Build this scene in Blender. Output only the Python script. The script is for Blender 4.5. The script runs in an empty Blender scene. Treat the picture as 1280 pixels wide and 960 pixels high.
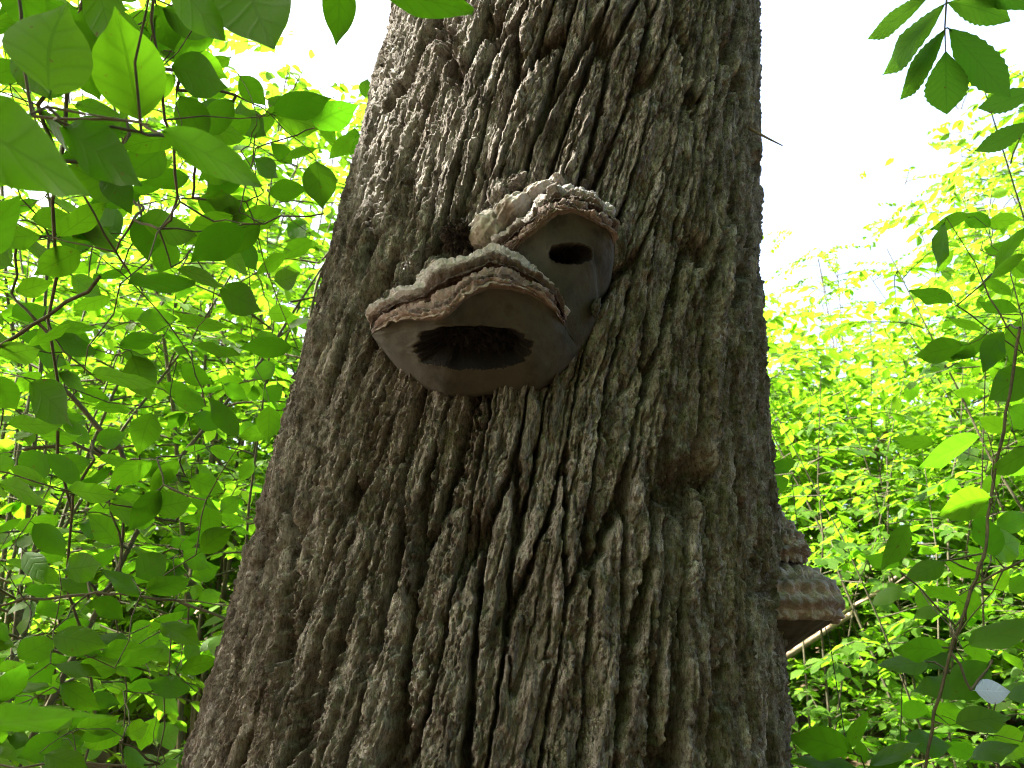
import bpy, math
import numpy as np
from mathutils import Matrix, Vector

S = bpy.context.scene
COL = S.collection
RAD = math.radians
RNG = np.random.default_rng(11)

# ------------------------------------------------------------------ camera
CAM = np.array([0.0, 0.0, 1.5]); PITCH = RAD(20.0); FPX = 967.0      # FPX: focal length in pixels of the 1280 px photo
cd = bpy.data.cameras.new('camera'); co = bpy.data.objects.new('camera', cd); COL.objects.link(co)
co.location = CAM; co.rotation_euler = (math.pi/2 + PITCH, 0, 0)
cd.sensor_width = 36.0; cd.lens = FPX/1280*36.0; cd.clip_start = 0.02; cd.clip_end = 3000
cd.dof.use_dof = True; cd.dof.focus_distance = 1.15; cd.dof.aperture_fstop = 10.5
S.camera = co
# ------------------------------------------------------------------ light
SUN_AZ = RAD(270.0); SUN_EL = RAD(50.0)                # azimuth clockwise from +Y
SUN_DIR = np.array([math.sin(SUN_AZ)*math.cos(SUN_EL), math.cos(SUN_AZ)*math.cos(SUN_EL), math.sin(SUN_EL)])
W = bpy.data.worlds.new('World'); S.world = W; W.use_nodes = True
wn = W.node_tree.nodes; wn.clear()
sky = wn.new('ShaderNodeTexSky'); sky.sky_type = 'NISHITA'; sky.sun_disc = False
sky.sun_elevation = SUN_EL; sky.sun_rotation = SUN_AZ
sky.air_density = 1.0; sky.dust_density = 9.0; sky.ozone_density = 0.6
bg = wn.new('ShaderNodeBackground'); bg.inputs['Strength'].default_value = 0.15
wo = wn.new('ShaderNodeOutputWorld')
W.node_tree.links.new(sky.outputs[0], bg.inputs[0]); W.node_tree.links.new(bg.outputs[0], wo.inputs[0])
sl = bpy.data.lights.new('sun', 'SUN'); sl.energy = 5.0; sl.angle = RAD(0.53); sl.color = (1.0, 0.94, 0.84)
so = bpy.data.objects.new('sun', sl); COL.objects.link(so)
so.rotation_euler = Vector(-SUN_DIR).to_track_quat('-Z', 'Y').to_euler(); so.location = (-8, 2, 14)
S.view_settings.view_transform = 'Standard'; S.view_settings.look = 'None'
S.view_settings.gamma = 1.0; S.view_settings.use_curve_mapping = False
S.view_settings.exposure = 2.75
try:
    S.cycles.filter_width = 1.1; S.cycles.denoising_prefilter = 'NONE'
    S.cycles.use_denoising = True; S.cycles.denoiser = 'OPENIMAGEDENOISE'
    S.cycles.max_bounces = 8; S.cycles.diffuse_bounces = 5; S.cycles.glossy_bounces = 2
    S.cycles.transmission_bounces = 5; S.cycles.transparent_max_bounces = 4
    S.cycles.caustics_reflective = False; S.cycles.caustics_refractive = False
    S.cycles.sample_clamp_indirect = 8.0
except Exception as e: print(e)

# ------------------------------------------------------------------ geometry helpers
CR = np.array([1.0, 0, 0]); CF = np.array([0, math.cos(PITCH), math.sin(PITCH)]); CU = np.array([0, -math.sin(PITCH), math.cos(PITCH)])
def ray(px, py):
    return CF + CR*((px-640)/FPX) + CU*((480-py)/FPX)
def P(px, py, d):                                    # point at depth d along the optical axis
    return CAM + ray(px, py)*d
def proj(p):
    q = np.asarray(p) - CAM
    z = q @ CF
    z = np.where(z < 1e-3, 1e-3, z)
    return 640 + FPX*(q @ CR)/z, 480 - FPX*(q @ CU)/z, q @ CF
def nrm(v):
    v = np.asarray(v, float); return v/np.maximum(np.linalg.norm(v, axis=-1, keepdims=True), 1e-9)
def sstep(a, b, x):
    t = np.clip((x-a)/(b-a), 0, 1); return t*t*(3-2*t)

def hash2(ix, iy, s):
    h = (ix.astype(np.int64)*374761393 + iy.astype(np.int64)*668265263 + s*1442695041) & 0xffffffff
    h = ((h ^ (h >> 13))*1274126177) & 0xffffffff
    h = ((h ^ (h >> 16))*2246822519) & 0xffffffff
    return ((h ^ (h >> 15)) & 0xffffff)/float(0x1000000)
def noise2(x, y, s=0):                               # gradient noise, about -1..1
    x, y = np.broadcast_arrays(np.asarray(x, float), np.asarray(y, float))
    ix = np.floor(x); iy = np.floor(y); fx = x-ix; fy = y-iy
    u = fx*fx*fx*(fx*(fx*6-15)+10); v = fy*fy*fy*(fy*(fy*6-15)+10)
    def g(ax, ay):
        a = hash2(ix+ax, iy+ay, s)*2*math.pi
        return np.cos(a)*(fx-ax) + np.sin(a)*(fy-ay)
    a, b, c, d = g(0, 0), g(1, 0), g(0, 1), g(1, 1)
    return ((a+(b-a)*u) + ((c+(d-c)*u)-(a+(b-a)*u))*v)*1.5
def fbm2(x, y, s=0, o=4, gain=.5):
    r = 0; a = 1.0
    for k in range(o):
        r = r + a*noise2(x*2**k + k*17.3, y*2**k - k*9.1, s+k*7); a *= gain
    return r
def worley2(x, y, s=0):                              # F1, F2, id hash of nearest cell, offset to the nearest point
    ix = np.floor(x); iy = np.floor(y)
    f1 = np.full(x.shape, 9.0); f2 = f1.copy(); idh = np.zeros(x.shape); ox = np.zeros(x.shape); oy = np.zeros(x.shape)
    for dx in (-1, 0, 1):
        for dy in (-1, 0, 1):
            cx = ix+dx; cy = iy+dy
            qx = cx + .5 + .9*(hash2(cx, cy, s)-.5) - x; qy = cy + .5 + .9*(hash2(cx, cy, s+1)-.5) - y
            d = np.sqrt(qx*qx+qy*qy)
            m = d < f1
            f2 = np.where(m, f1, np.minimum(f2, d)); f1 = np.where(m, d, f1)
            idh = np.where(m, hash2(cx, cy, s+2), idh); ox = np.where(m, qx, ox); oy = np.where(m, qy, oy)
    return f1, f2, idh, ox, oy

def mesh(name, v, f, mat=None, smooth=True, uv=None, attrs=None):
    """v (n,3); f: list of int arrays (m,3)/(m,4)"""
    me = bpy.data.meshes.new(name)
    v = np.asarray(v, np.float32)
    fs = [np.asarray(a, np.int32) for a in (f if isinstance(f, list) else [f]) if len(a)]
    loops = np.concatenate([a.ravel() for a in fs]); tot = np.concatenate([np.full(len(a), a.shape[1], np.int32) for a in fs])
    st = np.concatenate([[0], np.cumsum(tot)[:-1]]).astype(np.int32)
    me.vertices.add(len(v)); me.vertices.foreach_set('co', v.ravel())
    me.loops.add(len(loops)); me.loops.foreach_set('vertex_index', loops)
    me.polygons.add(len(tot)); me.polygons.foreach_set('loop_start', st); me.polygons.foreach_set('loop_total', tot)
    if smooth: me.polygons.foreach_set('use_smooth', np.ones(len(tot), bool))
    if uv is not None:
        l = me.uv_layers.new(name='UVMap'); l.data.foreach_set('uv', np.asarray(uv, np.float32)[loops].ravel())
    for k, a in (attrs or {}).items():
        t = me.attributes.new(k, 'FLOAT', 'POINT'); t.data.foreach_set('value', np.asarray(a, np.float32).ravel())
    me.update(); me.validate()
    if mat: me.materials.append(mat)
    return me
def obj(name, me, parent=None, loc=None):
    o = bpy.data.objects.new(name, me); COL.objects.link(o)
    if parent is not None: o.parent = parent
    if loc is not None: o.location = loc
    return o
def tag(o, label=None, cat=None, group=None, kind=None):
    if label: o['label'] = label
    if cat: o['category'] = cat
    if group: o['group'] = group
    if kind: o['kind'] = kind
    return o
def thing(name, loc, label, cat, group=None):
    return tag(obj(name, None, None, Vector(loc)), label, cat, group)

class Tubes:                                         # collects tapered tubes into one mesh
    def __init__(s): s.v = []; s.f = []; s.n = 0
    def add(s, pts, rad, sides=6):
        pts = np.asarray(pts, float); n = len(pts); rad = np.broadcast_to(rad, n)
        t = np.gradient(pts, axis=0); t = nrm(t)
        ref = np.array([0, 0, 1.0]) if abs(t[:, 2]).mean() < .8 else np.array([1.0, 0, 0])
        a = nrm(np.cross(t, ref)); b = np.cross(t, a)
        an = np.arange(sides)*2*math.pi/sides
        ring = pts[:, None] + rad[:, None, None]*(np.cos(an)[None, :, None]*a[:, None] + np.sin(an)[None, :, None]*b[:, None])
        i = np.arange(n-1)[:, None]*sides; j = np.arange(sides)[None]; k = (j+1) % sides
        s.v.append(ring.reshape(-1, 3)); s.f.append((np.stack([i+j, i+k, i+k+sides, i+j+sides], -1).reshape(-1, 4))+s.n)
        s.n += n*sides
    def build(s, name, mat, org):
        return mesh(name, np.concatenate(s.v)-org, np.concatenate(s.f), mat)

# ------------------------------------------------------------------ materials
def newmat(name):
    m = bpy.data.materials.new(name); m.use_nodes = True
    m.node_tree.nodes.clear(); return m, m.node_tree.nodes, m.node_tree.links
def ramp(n, stops):
    r = n.new('ShaderNodeValToRGB'); e = r.color_ramp.elements
    while len(e) < len(stops): e.new(.5)
    for i, (p, c) in enumerate(stops): e[i].position = p; e[i].color = (*c, 1)
    return r
def tnoise(n, l, vec, scale, detail=4, rough=.55, dist=0):
    t = n.new('ShaderNodeTexNoise'); t.inputs['Scale'].default_value = scale; t.inputs['Detail'].default_value = detail
    t.inputs['Roughness'].default_value = rough; t.inputs['Distortion'].default_value = dist
    if vec is not None: l.new(vec, t.inputs['Vector'])
    return t
def mixc(n, l, fac, a, b, mode='MIX'):
    m = n.new('ShaderNodeMix'); m.data_type = 'RGBA'; m.blend_type = mode
    for s, v in ((m.inputs[0], fac), (m.inputs[6], a), (m.inputs[7], b)):
        if hasattr(v, 'type') and hasattr(v, 'is_linked'): l.new(v, s)
        elif isinstance(v, (int, float)): s.default_value = v
        else: s.default_value = (*v, 1)
    return m.outputs[2]
def mth(n, l, op, a, b=None, c=None):
    m = n.new('ShaderNodeMath'); m.operation = op
    for s, v in zip(m.inputs, (a, b, c)):
        if v is None: continue
        if isinstance(v, (int, float)): s.default_value = v
        else: l.new(v, s)
    return m.outputs[0]

def leaf_mat(name, low, high, tlow, thigh, veins=True, trans=.5, rough=.5, nveins=6.0):
    m, n, l = newmat(name)
    out = n.new('ShaderNodeOutputMaterial'); pr = n.new('ShaderNodeBsdfPrincipled'); tr = n.new('ShaderNodeBsdfTranslucent'); mx = n.new('ShaderNodeMixShader')
    oi = n.new('ShaderNodeObjectInfo'); at = n.new('ShaderNodeAttribute'); at.attribute_name = 'rnd'
    r = mth(n, l, 'FRACT', mth(n, l, 'ADD', oi.outputs['Random'], at.outputs['Fac']))
    tc = n.new('ShaderNodeTexCoord')
    nz = tnoise(n, l, tc.outputs['Object'], 40, 3)
    r2 = mth(n, l, 'ADD', mth(n, l, 'MULTIPLY', r, .8), mth(n, l, 'MULTIPLY', nz.outputs['Fac'], .25))
    c = ramp(n, [(0.05, low), (.95, high)]); l.new(r2, c.inputs[0])
    t = ramp(n, [(0.05, tlow), (.95, thigh)]); l.new(r2, t.inputs[0])
    cc, tt = c.outputs[0], t.outputs[0]
    if veins:
        w4 = n.new('ShaderNodeTexNoise'); w4.noise_dimensions = '4D'; w4.inputs['Scale'].default_value = 9; w4.inputs['Detail'].default_value = 5; l.new(tc.outputs['Object'], w4.inputs['Vector']); l.new(mth(n, l, 'MULTIPLY', oi.outputs['Random'], 40), w4.inputs['W'])
        rs = ramp(n, [(.67, (0, 0, 0)), (.71, (1, 1, 1))]); l.new(w4.outputs['Fac'], rs.inputs[0])
        cc = mixc(n, l, mth(n, l, 'MULTIPLY', rs.outputs[0], .8), cc, (.10, .06, .02)); tt = mixc(n, l, mth(n, l, 'MULTIPLY', rs.outputs[0], .8), tt, (.10, .07, .01))
    if veins:
        uv = n.new('ShaderNodeUVMap'); uv.uv_map = 'UVMap'; sp = n.new('ShaderNodeSeparateXYZ'); l.new(uv.outputs[0], sp.inputs[0])
        au = mth(n, l, 'ABSOLUTE', sp.outputs[0])                       # 0 at midrib .. 1 at edge
        mid = mth(n, l, 'LESS_THAN', au, .045)
        curve = mth(n, l, 'MULTIPLY', mth(n, l, 'POWER', au, .8), .22)
        ph = mth(n, l, 'MULTIPLY', mth(n, l, 'SUBTRACT', sp.outputs[1], curve), nveins*2*math.pi)
        sv = mth(n, l, 'POWER', mth(n, l, 'ABSOLUTE', mth(n, l, 'COSINE', mth(n, l, 'MULTIPLY', ph, .5))), 14.0)
        vn = mth(n, l, 'MAXIMUM', mid, mth(n, l, 'MULTIPLY', sv, .55))
        tt = mixc(n, l, mth(n, l, 'MULTIPLY', vn, .4), tt, tuple(.45*x for x in tlow))
        cc = mixc(n, l, mth(n, l, 'MULTIPLY', vn, .3), cc, tuple(min(1, x*1.8) for x in high))
        bp = n.new('ShaderNodeBump'); bp.inputs['Strength'].default_value = .35; bp.inputs['Distance'].default_value = .002
        l.new(mth(n, l, 'SUBTRACT', mth(n, l, 'MULTIPLY', nz.outputs['Fac'], .3), vn), bp.inputs['Height'])
        l.new(bp.outputs[0], pr.inputs['Normal'])
    pr.inputs['Roughness'].default_value = rough; pr.inputs['Specular IOR Level'].default_value = .15
    l.new(cc, pr.inputs['Base Color']); l.new(tt, tr.inputs['Color'])
    mx.inputs[0].default_value = trans
    l.new(pr.outputs[0], mx.inputs[1]); l.new(tr.outputs[0], mx.inputs[2]); l.new(mx.outputs[0], out.inputs[0])
    return m
M = {}
M['leaf'] = leaf_mat('shrub_leaf_shaded', (.024, .068, .006), (.05, .12, .010), (.045, .17, .003), (.12, .33, .006), trans=.55, nveins=5)  # near leaves toned down, their shade put into the colour
M['leaf_mid'] = leaf_mat('shrub_leaf_lit', (.035, .09, .008), (.06, .135, .012), (.08, .27, .006), (.18, .44, .008), trans=.55, nveins=5)  # lighter copy of the shrub leaf, more light put into the colour
M['leaf_ash'] = leaf_mat('pinnate_leaf', (.035, .09, .014), (.06, .13, .02), (.08, .27, .012), (.15, .38, .02), trans=.55, nveins=9)
M['leaf_bg'] = leaf_mat('wood_leaf', (.045, .10, .010), (.085, .17, .02), (.14, .36, .010), (.28, .55, .02), veins=False, trans=.5)  # brighter copy for leaves farther back, sunlight put into the colour
M['leaf_pale'] = leaf_mat('pale_leaf', (.34, .42, .60), (.36, .45, .62), (.15, .22, .3), (.17, .25, .32), trans=.25, nveins=7)

def simple(name, stops, scale=30, rough=.85, bump=.4, bscale=None, dist=.003, stretch=None, spec=.3):
    m, n, l = newmat(name)
    out = n.new('ShaderNodeOutputMaterial'); pr = n.new('ShaderNodeBsdfPrincipled'); tc = n.new('ShaderNodeTexCoord')
    vec = tc.outputs['Object']
    if stretch:
        mp = n.new('ShaderNodeMapping'); mp.inputs['Scale'].default_value = stretch; l.new(vec, mp.inputs[0]); vec = mp.outputs[0]
    a = tnoise(n, l, vec, scale, 6, .6); c = ramp(n, stops); l.new(a.outputs['Fac'], c.inputs[0]); l.new(c.outputs[0], pr.inputs['Base Color'])
    b = tnoise(n, l, vec, bscale or scale*4, 6, .65); bp = n.new('ShaderNodeBump'); bp.inputs['Strength'].default_value = bump; bp.inputs['Distance'].default_value = dist
    l.new(b.outputs['Fac'], bp.inputs['Height']); l.new(bp.outputs[0], pr.inputs['Normal'])
    pr.inputs['Roughness'].default_value = rough; pr.inputs['Specular IOR Level'].default_value = spec
    l.new(pr.outputs[0], out.inputs[0]); return m
M['twig'] = simple('twig_bark', [(.35, (.045, .05, .025)), (.65, (.10, .085, .05))], 60)
M['deadwood'] = simple('dead_wood', [(.3, (.16, .115, .08)), (.7, (.36, .28, .21))], 14, stretch=(1, 1, .3))
M['treebark'] = simple('tree_bark', [(.3, (.09, .075, .055)), (.7, (.22, .19, .15))], 12, dist=.02, stretch=(1, 1, .25))
M['litter'] = simple('leaf_litter', [(.3, (.10, .06, .03)), (.7, (.30, .19, .10))], 8, dist=.02)
M['soil'] = simple('soil', [(.3, (.05, .035, .02)), (.7, (.16, .11, .065))], 3, dist=.03)

# bark of the big trunk
def bark_mat():
    m, n, l = newmat('big_trunk_bark')
    out = n.new('ShaderNodeOutputMaterial'); pr = n.new('ShaderNodeBsdfPrincipled'); tc = n.new('ShaderNodeTexCoord')
    mp = n.new('ShaderNodeMapping'); mp.inputs['Scale'].default_value = (1, 1, .35); l.new(tc.outputs['Object'], mp.inputs[0]); v = mp.outputs[0]
    a = tnoise(n, l, v, 34, 10, .74); c = ramp(n, [(.37, (.070, .061, .052)), (.46, (.215, .195, .170)), (.54, (.33, .305, .275)), (.62, (.52, .49, .455))]); l.new(a.outputs['Fac'], c.inputs[0])
    # brown fissure bark, with shade of the cracks painted into the colour
    dp = n.new('ShaderNodeAttribute'); dp.attribute_name = 'inner_bark_shade'
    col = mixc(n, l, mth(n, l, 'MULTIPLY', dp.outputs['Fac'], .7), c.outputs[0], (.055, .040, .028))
    big = tnoise(n, l, v, 5, 4, .6); br = ramp(n, [(.48, (0, 0, 0)), (.66, (1, 1, 1))]); l.new(big.outputs['Fac'], br.inputs[0])
    col = mixc(n, l, mth(n, l, 'MULTIPLY', br.outputs[0], .4), col, (.165, .120, .09))
    # green algae film and pale lichen specks
    al = n.new('ShaderNodeAttribute'); al.attribute_name = 'algae'
    an = tnoise(n, l, tc.outputs['Object'], 22, 7, .7); ar = ramp(n, [(.46, (0, 0, 0)), (.64, (1, 1, 1))]); l.new(an.outputs['Fac'], ar.inputs[0])
    col = mixc(n, l, mth(n, l, 'MULTIPLY', mth(n, l, 'MULTIPLY', al.outputs['Fac'], ar.outputs[0]), .75), col, (.105, .115, .042))
    ln = tnoise(n, l, tc.outputs['Object'], 95, 5, .7); lr = ramp(n, [(.60, (0, 0, 0)), (.68, (1, 1, 1))]); l.new(ln.outputs['Fac'], lr.inputs[0])
    col = mixc(n, l, mth(n, l, 'MULTIPLY', lr.outputs[0], .35), col, (.40, .39, .33))
    sp = tnoise(n, l, v, 260, 8, .8); sr = ramp(n, [(.40, (.22, .20, .18)), (.50, (.9, .9, .9)), (.60, (1.0, 1.0, 1.0))]); l.new(sp.outputs['Fac'], sr.inputs[0])
    col = mixc(n, l, .8, col, sr.outputs[0], 'MULTIPLY')
    l.new(col, pr.inputs['Base Color'])
    f1 = tnoise(n, l, v, 120, 8, .78); f2 = tnoise(n, l, tc.outputs['Object'], 420, 5, .7)
    b1 = n.new('ShaderNodeBump'); b1.inputs['Strength'].default_value = 1.0; b1.inputs['Distance'].default_value = .008; l.new(f1.outputs['Fac'], b1.inputs['Height'])
    b2 = n.new('ShaderNodeBump'); b2.inputs['Strength'].default_value = .8; b2.inputs['Distance'].default_value = .0025; l.new(f2.outputs['Fac'], b2.inputs['Height']); l.new(b1.outputs[0], b2.inputs['Normal'])
    l.new(b2.outputs[0], pr.inputs['Normal'])
    pr.inputs['Roughness'].default_value = .95; pr.inputs['Specular IOR Level'].default_value = .15
    l.new(pr.outputs[0], out.inputs[0]); return m
M['bark'] = bark_mat()

# fungus: crust with growth bands along the 'band' attribute
def crust_mat(name, stops, bands=7.0):
    m, n, l = newmat(name)
    out = n.new('ShaderNodeOutputMaterial'); pr = n.new('ShaderNodeBsdfPrincipled'); tc = n.new('ShaderNodeTexCoord')
    at = n.new('ShaderNodeAttribute'); at.attribute_name = 'band'
    nz = tnoise(n, l, tc.outputs['Object'], 45, 5, .6)
    x = mth(n, l, 'ADD', at.outputs['Fac'], mth(n, l, 'MULTIPLY', mth(n, l, 'SUBTRACT', nz.outputs['Fac'], .5), .16))
    c = ramp(n, stops); l.new(x, c.inputs[0])
    n2 = tnoise(n, l, tc.outputs['Object'], 150, 5, .7)
    col = mixc(n, l, .55, c.outputs[0], mixc(n, l, n2.outputs['Fac'], (.25, .22, .2), (1, 1, 1)), 'MULTIPLY')
    l.new(col, pr.inputs['Base Color'])
    b1 = n.new('ShaderNodeBump'); b1.inputs['Strength'].default_value = .9; b1.inputs['Distance'].default_value = .005
    l.new(mth(n, l, 'ADD', mth(n, l, 'MULTIPLY', mth(n, l, 'SINE', mth(n, l, 'MULTIPLY', x, bands*6.283)), .35), n2.outputs['Fac']), b1.inputs['Height'])
    l.new(b1.outputs[0], pr.inputs['Normal']); pr.inputs['Roughness'].default_value = .7; pr.inputs['Specular IOR Level'].default_value = .3
    l.new(pr.outputs[0], out.inputs[0]); return m
PALE = (.52, .49, .47); DKB = (.13, .085, .065); RED = (.27, .17, .125); PINK = (.40, .30, .235)
M['crust'] = crust_mat('fungus_crust', [(0, (.20, .19, .19)), (.3, (.46, .44, .44)), (.5, (.30, .275, .265)), (.62, (.42, .395, .385)), (.75, (.17, .135, .115)), (.9, (.065, .045, .036))], 6)
M['rim'] = crust_mat('fungus_rim', [(0, (.07, .05, .04)), (.2, (.15, .10, .08)), (.38, (.29, .225, .205)), (.5, (.07, .048, .04)), (.58, (.24, .175, .155)), (.75, (.33, .275, .245)), (.9, (.2, .15, .125)), (1, (.13, .11, .095))], 5)
M['pore'] = simple('fungus_pores_shaded', [(.32, (.020, .0195, .014)), (.45, (.040, .039, .031)), (.6, (.052, .050, .041)), (.72, (.033, .030, .021))], 26, rough=.92, bump=.5, bscale=420, dist=.0015)  # darker than real pores, shade of the underside put into the colour
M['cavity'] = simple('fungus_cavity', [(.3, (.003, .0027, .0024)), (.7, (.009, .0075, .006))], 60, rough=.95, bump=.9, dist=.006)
M['char'] = simple('fungus_dark_lump', [(.3, (.012, .010, .009)), (.7, (.07, .055, .045))], 50, rough=.8, bump=1.0, dist=.008)
M['oldpale'] = simple('fungus_pale_lump', [(.3, (.15, .125, .10)), (.5, (.29, .265, .235)), (.7, (.40, .38, .35))], 40, rough=.8, bump=.6, dist=.004)
M['brown'] = crust_mat('fungus_brown_crust', [(0, (.56, .54, .56)), (.24, (.46, .43, .44)), (.33, (.20, .165, .16)), (.45, (.42, .37, .365)), (.54, (.19, .155, .15)), (.66, (.44, .385, .375)), (.76, (.21, .175, .165)), (.88, (.42, .37, .34)), (1, (.26, .225, .2))], 6)

# ------------------------------------------------------------------ terrain
def ground_z(x, y):
    x = np.asarray(x, float); y = np.asarray(y, float)
    up = np.where(y > 2.2, y-2.2, 0)
    h = .20*up*sstep(0, 2.5, up)
    h = np.where(y > 26, .20*23.8 + (y-26)*.07, h)
    near = sstep(1.2, 3.5, np.hypot(x-.05, y-1.45))
    return h + near*(.10*noise2(x*.5, y*.5, 3) + .03*noise2(x*2, y*2, 4)) - .25*sstep(3, 30, -y)*3
def build_ground():
    c = np.unique(np.concatenate([np.linspace(-12, 12, 80), np.linspace(-140, 140, 50)]))
    r = np.unique(np.concatenate([np.linspace(-6, 26, 110), np.linspace(-140, 260, 60)]))
    X, Y = np.meshgrid(c, r); Z = ground_z(X, Y)
    v = np.stack([X, Y, Z], -1).reshape(-1, 3); nx = len(c)
    i = np.arange(len(r)-1)[:, None]*nx + np.arange(nx-1)[None]
    f = np.stack([i, i+1, i+1+nx, i+nx], -1).reshape(-1, 4)
    tag(obj('forest_floor', mesh('forest_floor', v, f, M['soil'])), 'brown leaf-strewn forest floor rising behind the trunk', kind='structure')
build_ground()

# ------------------------------------------------------------------ the big trunk: axis and radius from its outline in the photo
EL = [(0, 496), (20, 491), (100, 477), (150, 464), (210, 450), (300, 427), (360, 408), (430, 388), (500, 371), (560, 354), (620, 333), (700, 309), (760, 294), (800, 283), (850, 271), (900, 260), (960, 247)]
ER = [(0, 940), (60, 944), (100, 945), (300, 946), (450, 948), (560, 951), (640, 954), (700, 958), (760, 962), (800, 966), (860, 973), (960, 980)]
YC = 1.46
tz, tx, tr = [], [], []
for y in range(0, 961, 60):
    a = []
    for tab in (EL, ER):
        x = np.interp(y, [t[0] for t in tab], [t[1] for t in tab]); d = ray(x, y)
        a.append((math.atan2(d[0], d[1]), d[2]/math.hypot(d[0], d[1])))
    ac = (a[0][0]+a[1][0])/2; D = YC/math.cos(ac); R = D*math.sin((a[1][0]-a[0][0])/2)
    L = math.sqrt(D*D-R*R); tz.append(1.5+L*(a[0][1]+a[1][1])/2); tx.append(YC*math.tan(ac)); tr.append(R)
tz, tx, tr = [np.array(q)[::-1] for q in (tz, tx, tr)]
px_ = np.polyfit(tz, tx, 2); pr_ = np.polyfit(tz, tr, 3)
ZLO, ZHI = tz[0], tz[-1]
def axis_x(z):
    z = np.asarray(z, float); zc = np.clip(z, ZLO-.2, ZHI+.3); d = np.polyval(np.polyder(px_), zc)
    return np.polyval(px_, zc) + (z-zc)*np.clip(d, 0, .09)*.7
def rad_z(z):
    z = np.asarray(z, float); zc = np.clip(z, ZLO, ZHI); r = np.polyval(pr_, zc)
    r = r + np.where(z < ZLO, (ZLO-z)*.05 + .16*np.clip((ZLO-.4-z)/1.0, 0, 2)**2, 0)
    return np.maximum(r - np.where(z > ZHI, (z-ZHI)*.018, 0), .10) - .004
print('TRUNK z', ZLO, ZHI, 'R', rad_z(ZLO), rad_z(2.0), rad_z(ZHI), 'x', axis_x(ZLO), axis_x(ZHI))
def trunk_hit(px, py, prot):                         # point on the pixel's ray that stands 'prot' off the smooth trunk
    d = ray(px, py); lo = .25; ts = np.linspace(lo, 1.9, 500)
    q = CAM + ts[:, None]*d
    g = np.hypot(q[:, 0]-axis_x(q[:, 2]), q[:, 1]-YC) - (rad_z(q[:, 2])+prot)
    k = np.argmax(g < 0)
    if not (g < 0).any(): k = np.argmin(g); return q[k]
    t = ts[k-1] + (ts[k]-ts[k-1])*g[k-1]/(g[k-1]-g[k]); return CAM + t*d

def bark_height(u, z):
    w1 = noise2(u*4, z*1.2, 21); w2 = noise2(u*12, z*3.0, 22); w3 = fbm2(u*55, z*24, 23, 3)
    uu = u - .10*z - .02*np.sin(2.2*z+1.0) + .020*w1 + .008*w2 + .0022*w3
    zz = z + .05*noise2(u*9, z*3, 24)
    rag = fbm2(u*120, z*45, 33, 3, .6)
    fine = sstep(.1, -.45, u + .12*noise2(u*3, z*2, 30))                 # the left flank is split more finely
    # long flat-topped ridges between deep narrow fissures
    f1, f2, idh, ox, oy = worley2(uu/.042, zz/.42, 31)
    e = (f2-f1) + .06*rag
    wid = .05 + .15*np.clip(.5+.9*noise2(uu*7, zz*2.5, 32), 0, 1)
    prof = sstep(.2*wid, wid+.06, e)
    h = .031*prof + .007*(idh-.5) + .009*ox*(hash2(np.floor(idh*999), np.floor(idh*77), 5)-.35)
    # splits that run along and part-way across the ridges
    c1 = np.abs(noise2(uu*30, zz*3.2, 41) + .06*rag); m1 = sstep(-.5, .1, noise2(u*9, z*3.5, 42))
    k1 = 1-sstep(.012, .09, c1); h = h - .010*k1*m1
    c3 = np.abs(noise2(uu*44, zz*1.5, 46) + .05*rag); k3 = 1-sstep(.02, .17, c3); h = h - .013*k3*fine
    c2 = np.abs(noise2(uu*62+.5*w3, zz*8, 43) + .09*rag); m2 = sstep(-.3, .3, noise2(u*14, z*6, 44))
    h = h - .0060*(1-sstep(.01, .14, c2))*m2
    # plates: lifted scales with sharp ragged edges, broken across by short cracks
    t1 = fbm2(uu*36, zz*5.5, 61, 5, .6); h = h + .0040*sstep(-.012, .015, t1-.05) + .0030*sstep(-.012, .015, t1-.38) - .0030*sstep(.015, -.012, t1+.35)
    g1, g2, idg, gx, gy = worley2((uu+.003*w3)/.0125, (zz+.012*w2+.006*w3)/.075, 51)
    h = h + .0044*(idg-.5)*prof - .0030*(1-sstep(.0, .15, g2-g1))*sstep(-.5, .2, noise2(u*8, z*4, 52))
    t2 = fbm2(uu*80, zz*16, 62, 4, .65); h = h + .0020*sstep(-.02, .02, t2-.02) + .0016*sstep(-.02, .02, t2-.42)
    j1, j2, idj, jx, jy = worley2((uu+.002*w3)/.0055, (zz+.005*w3)/.020, 55)
    h = h + .0014*(idj-.5) + .0009*fbm2(u*140, z*70, 63, 3, .65)
    return h - .020, np.clip(1-prof, 0, 1)*.8 + .4*k1*m1

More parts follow.
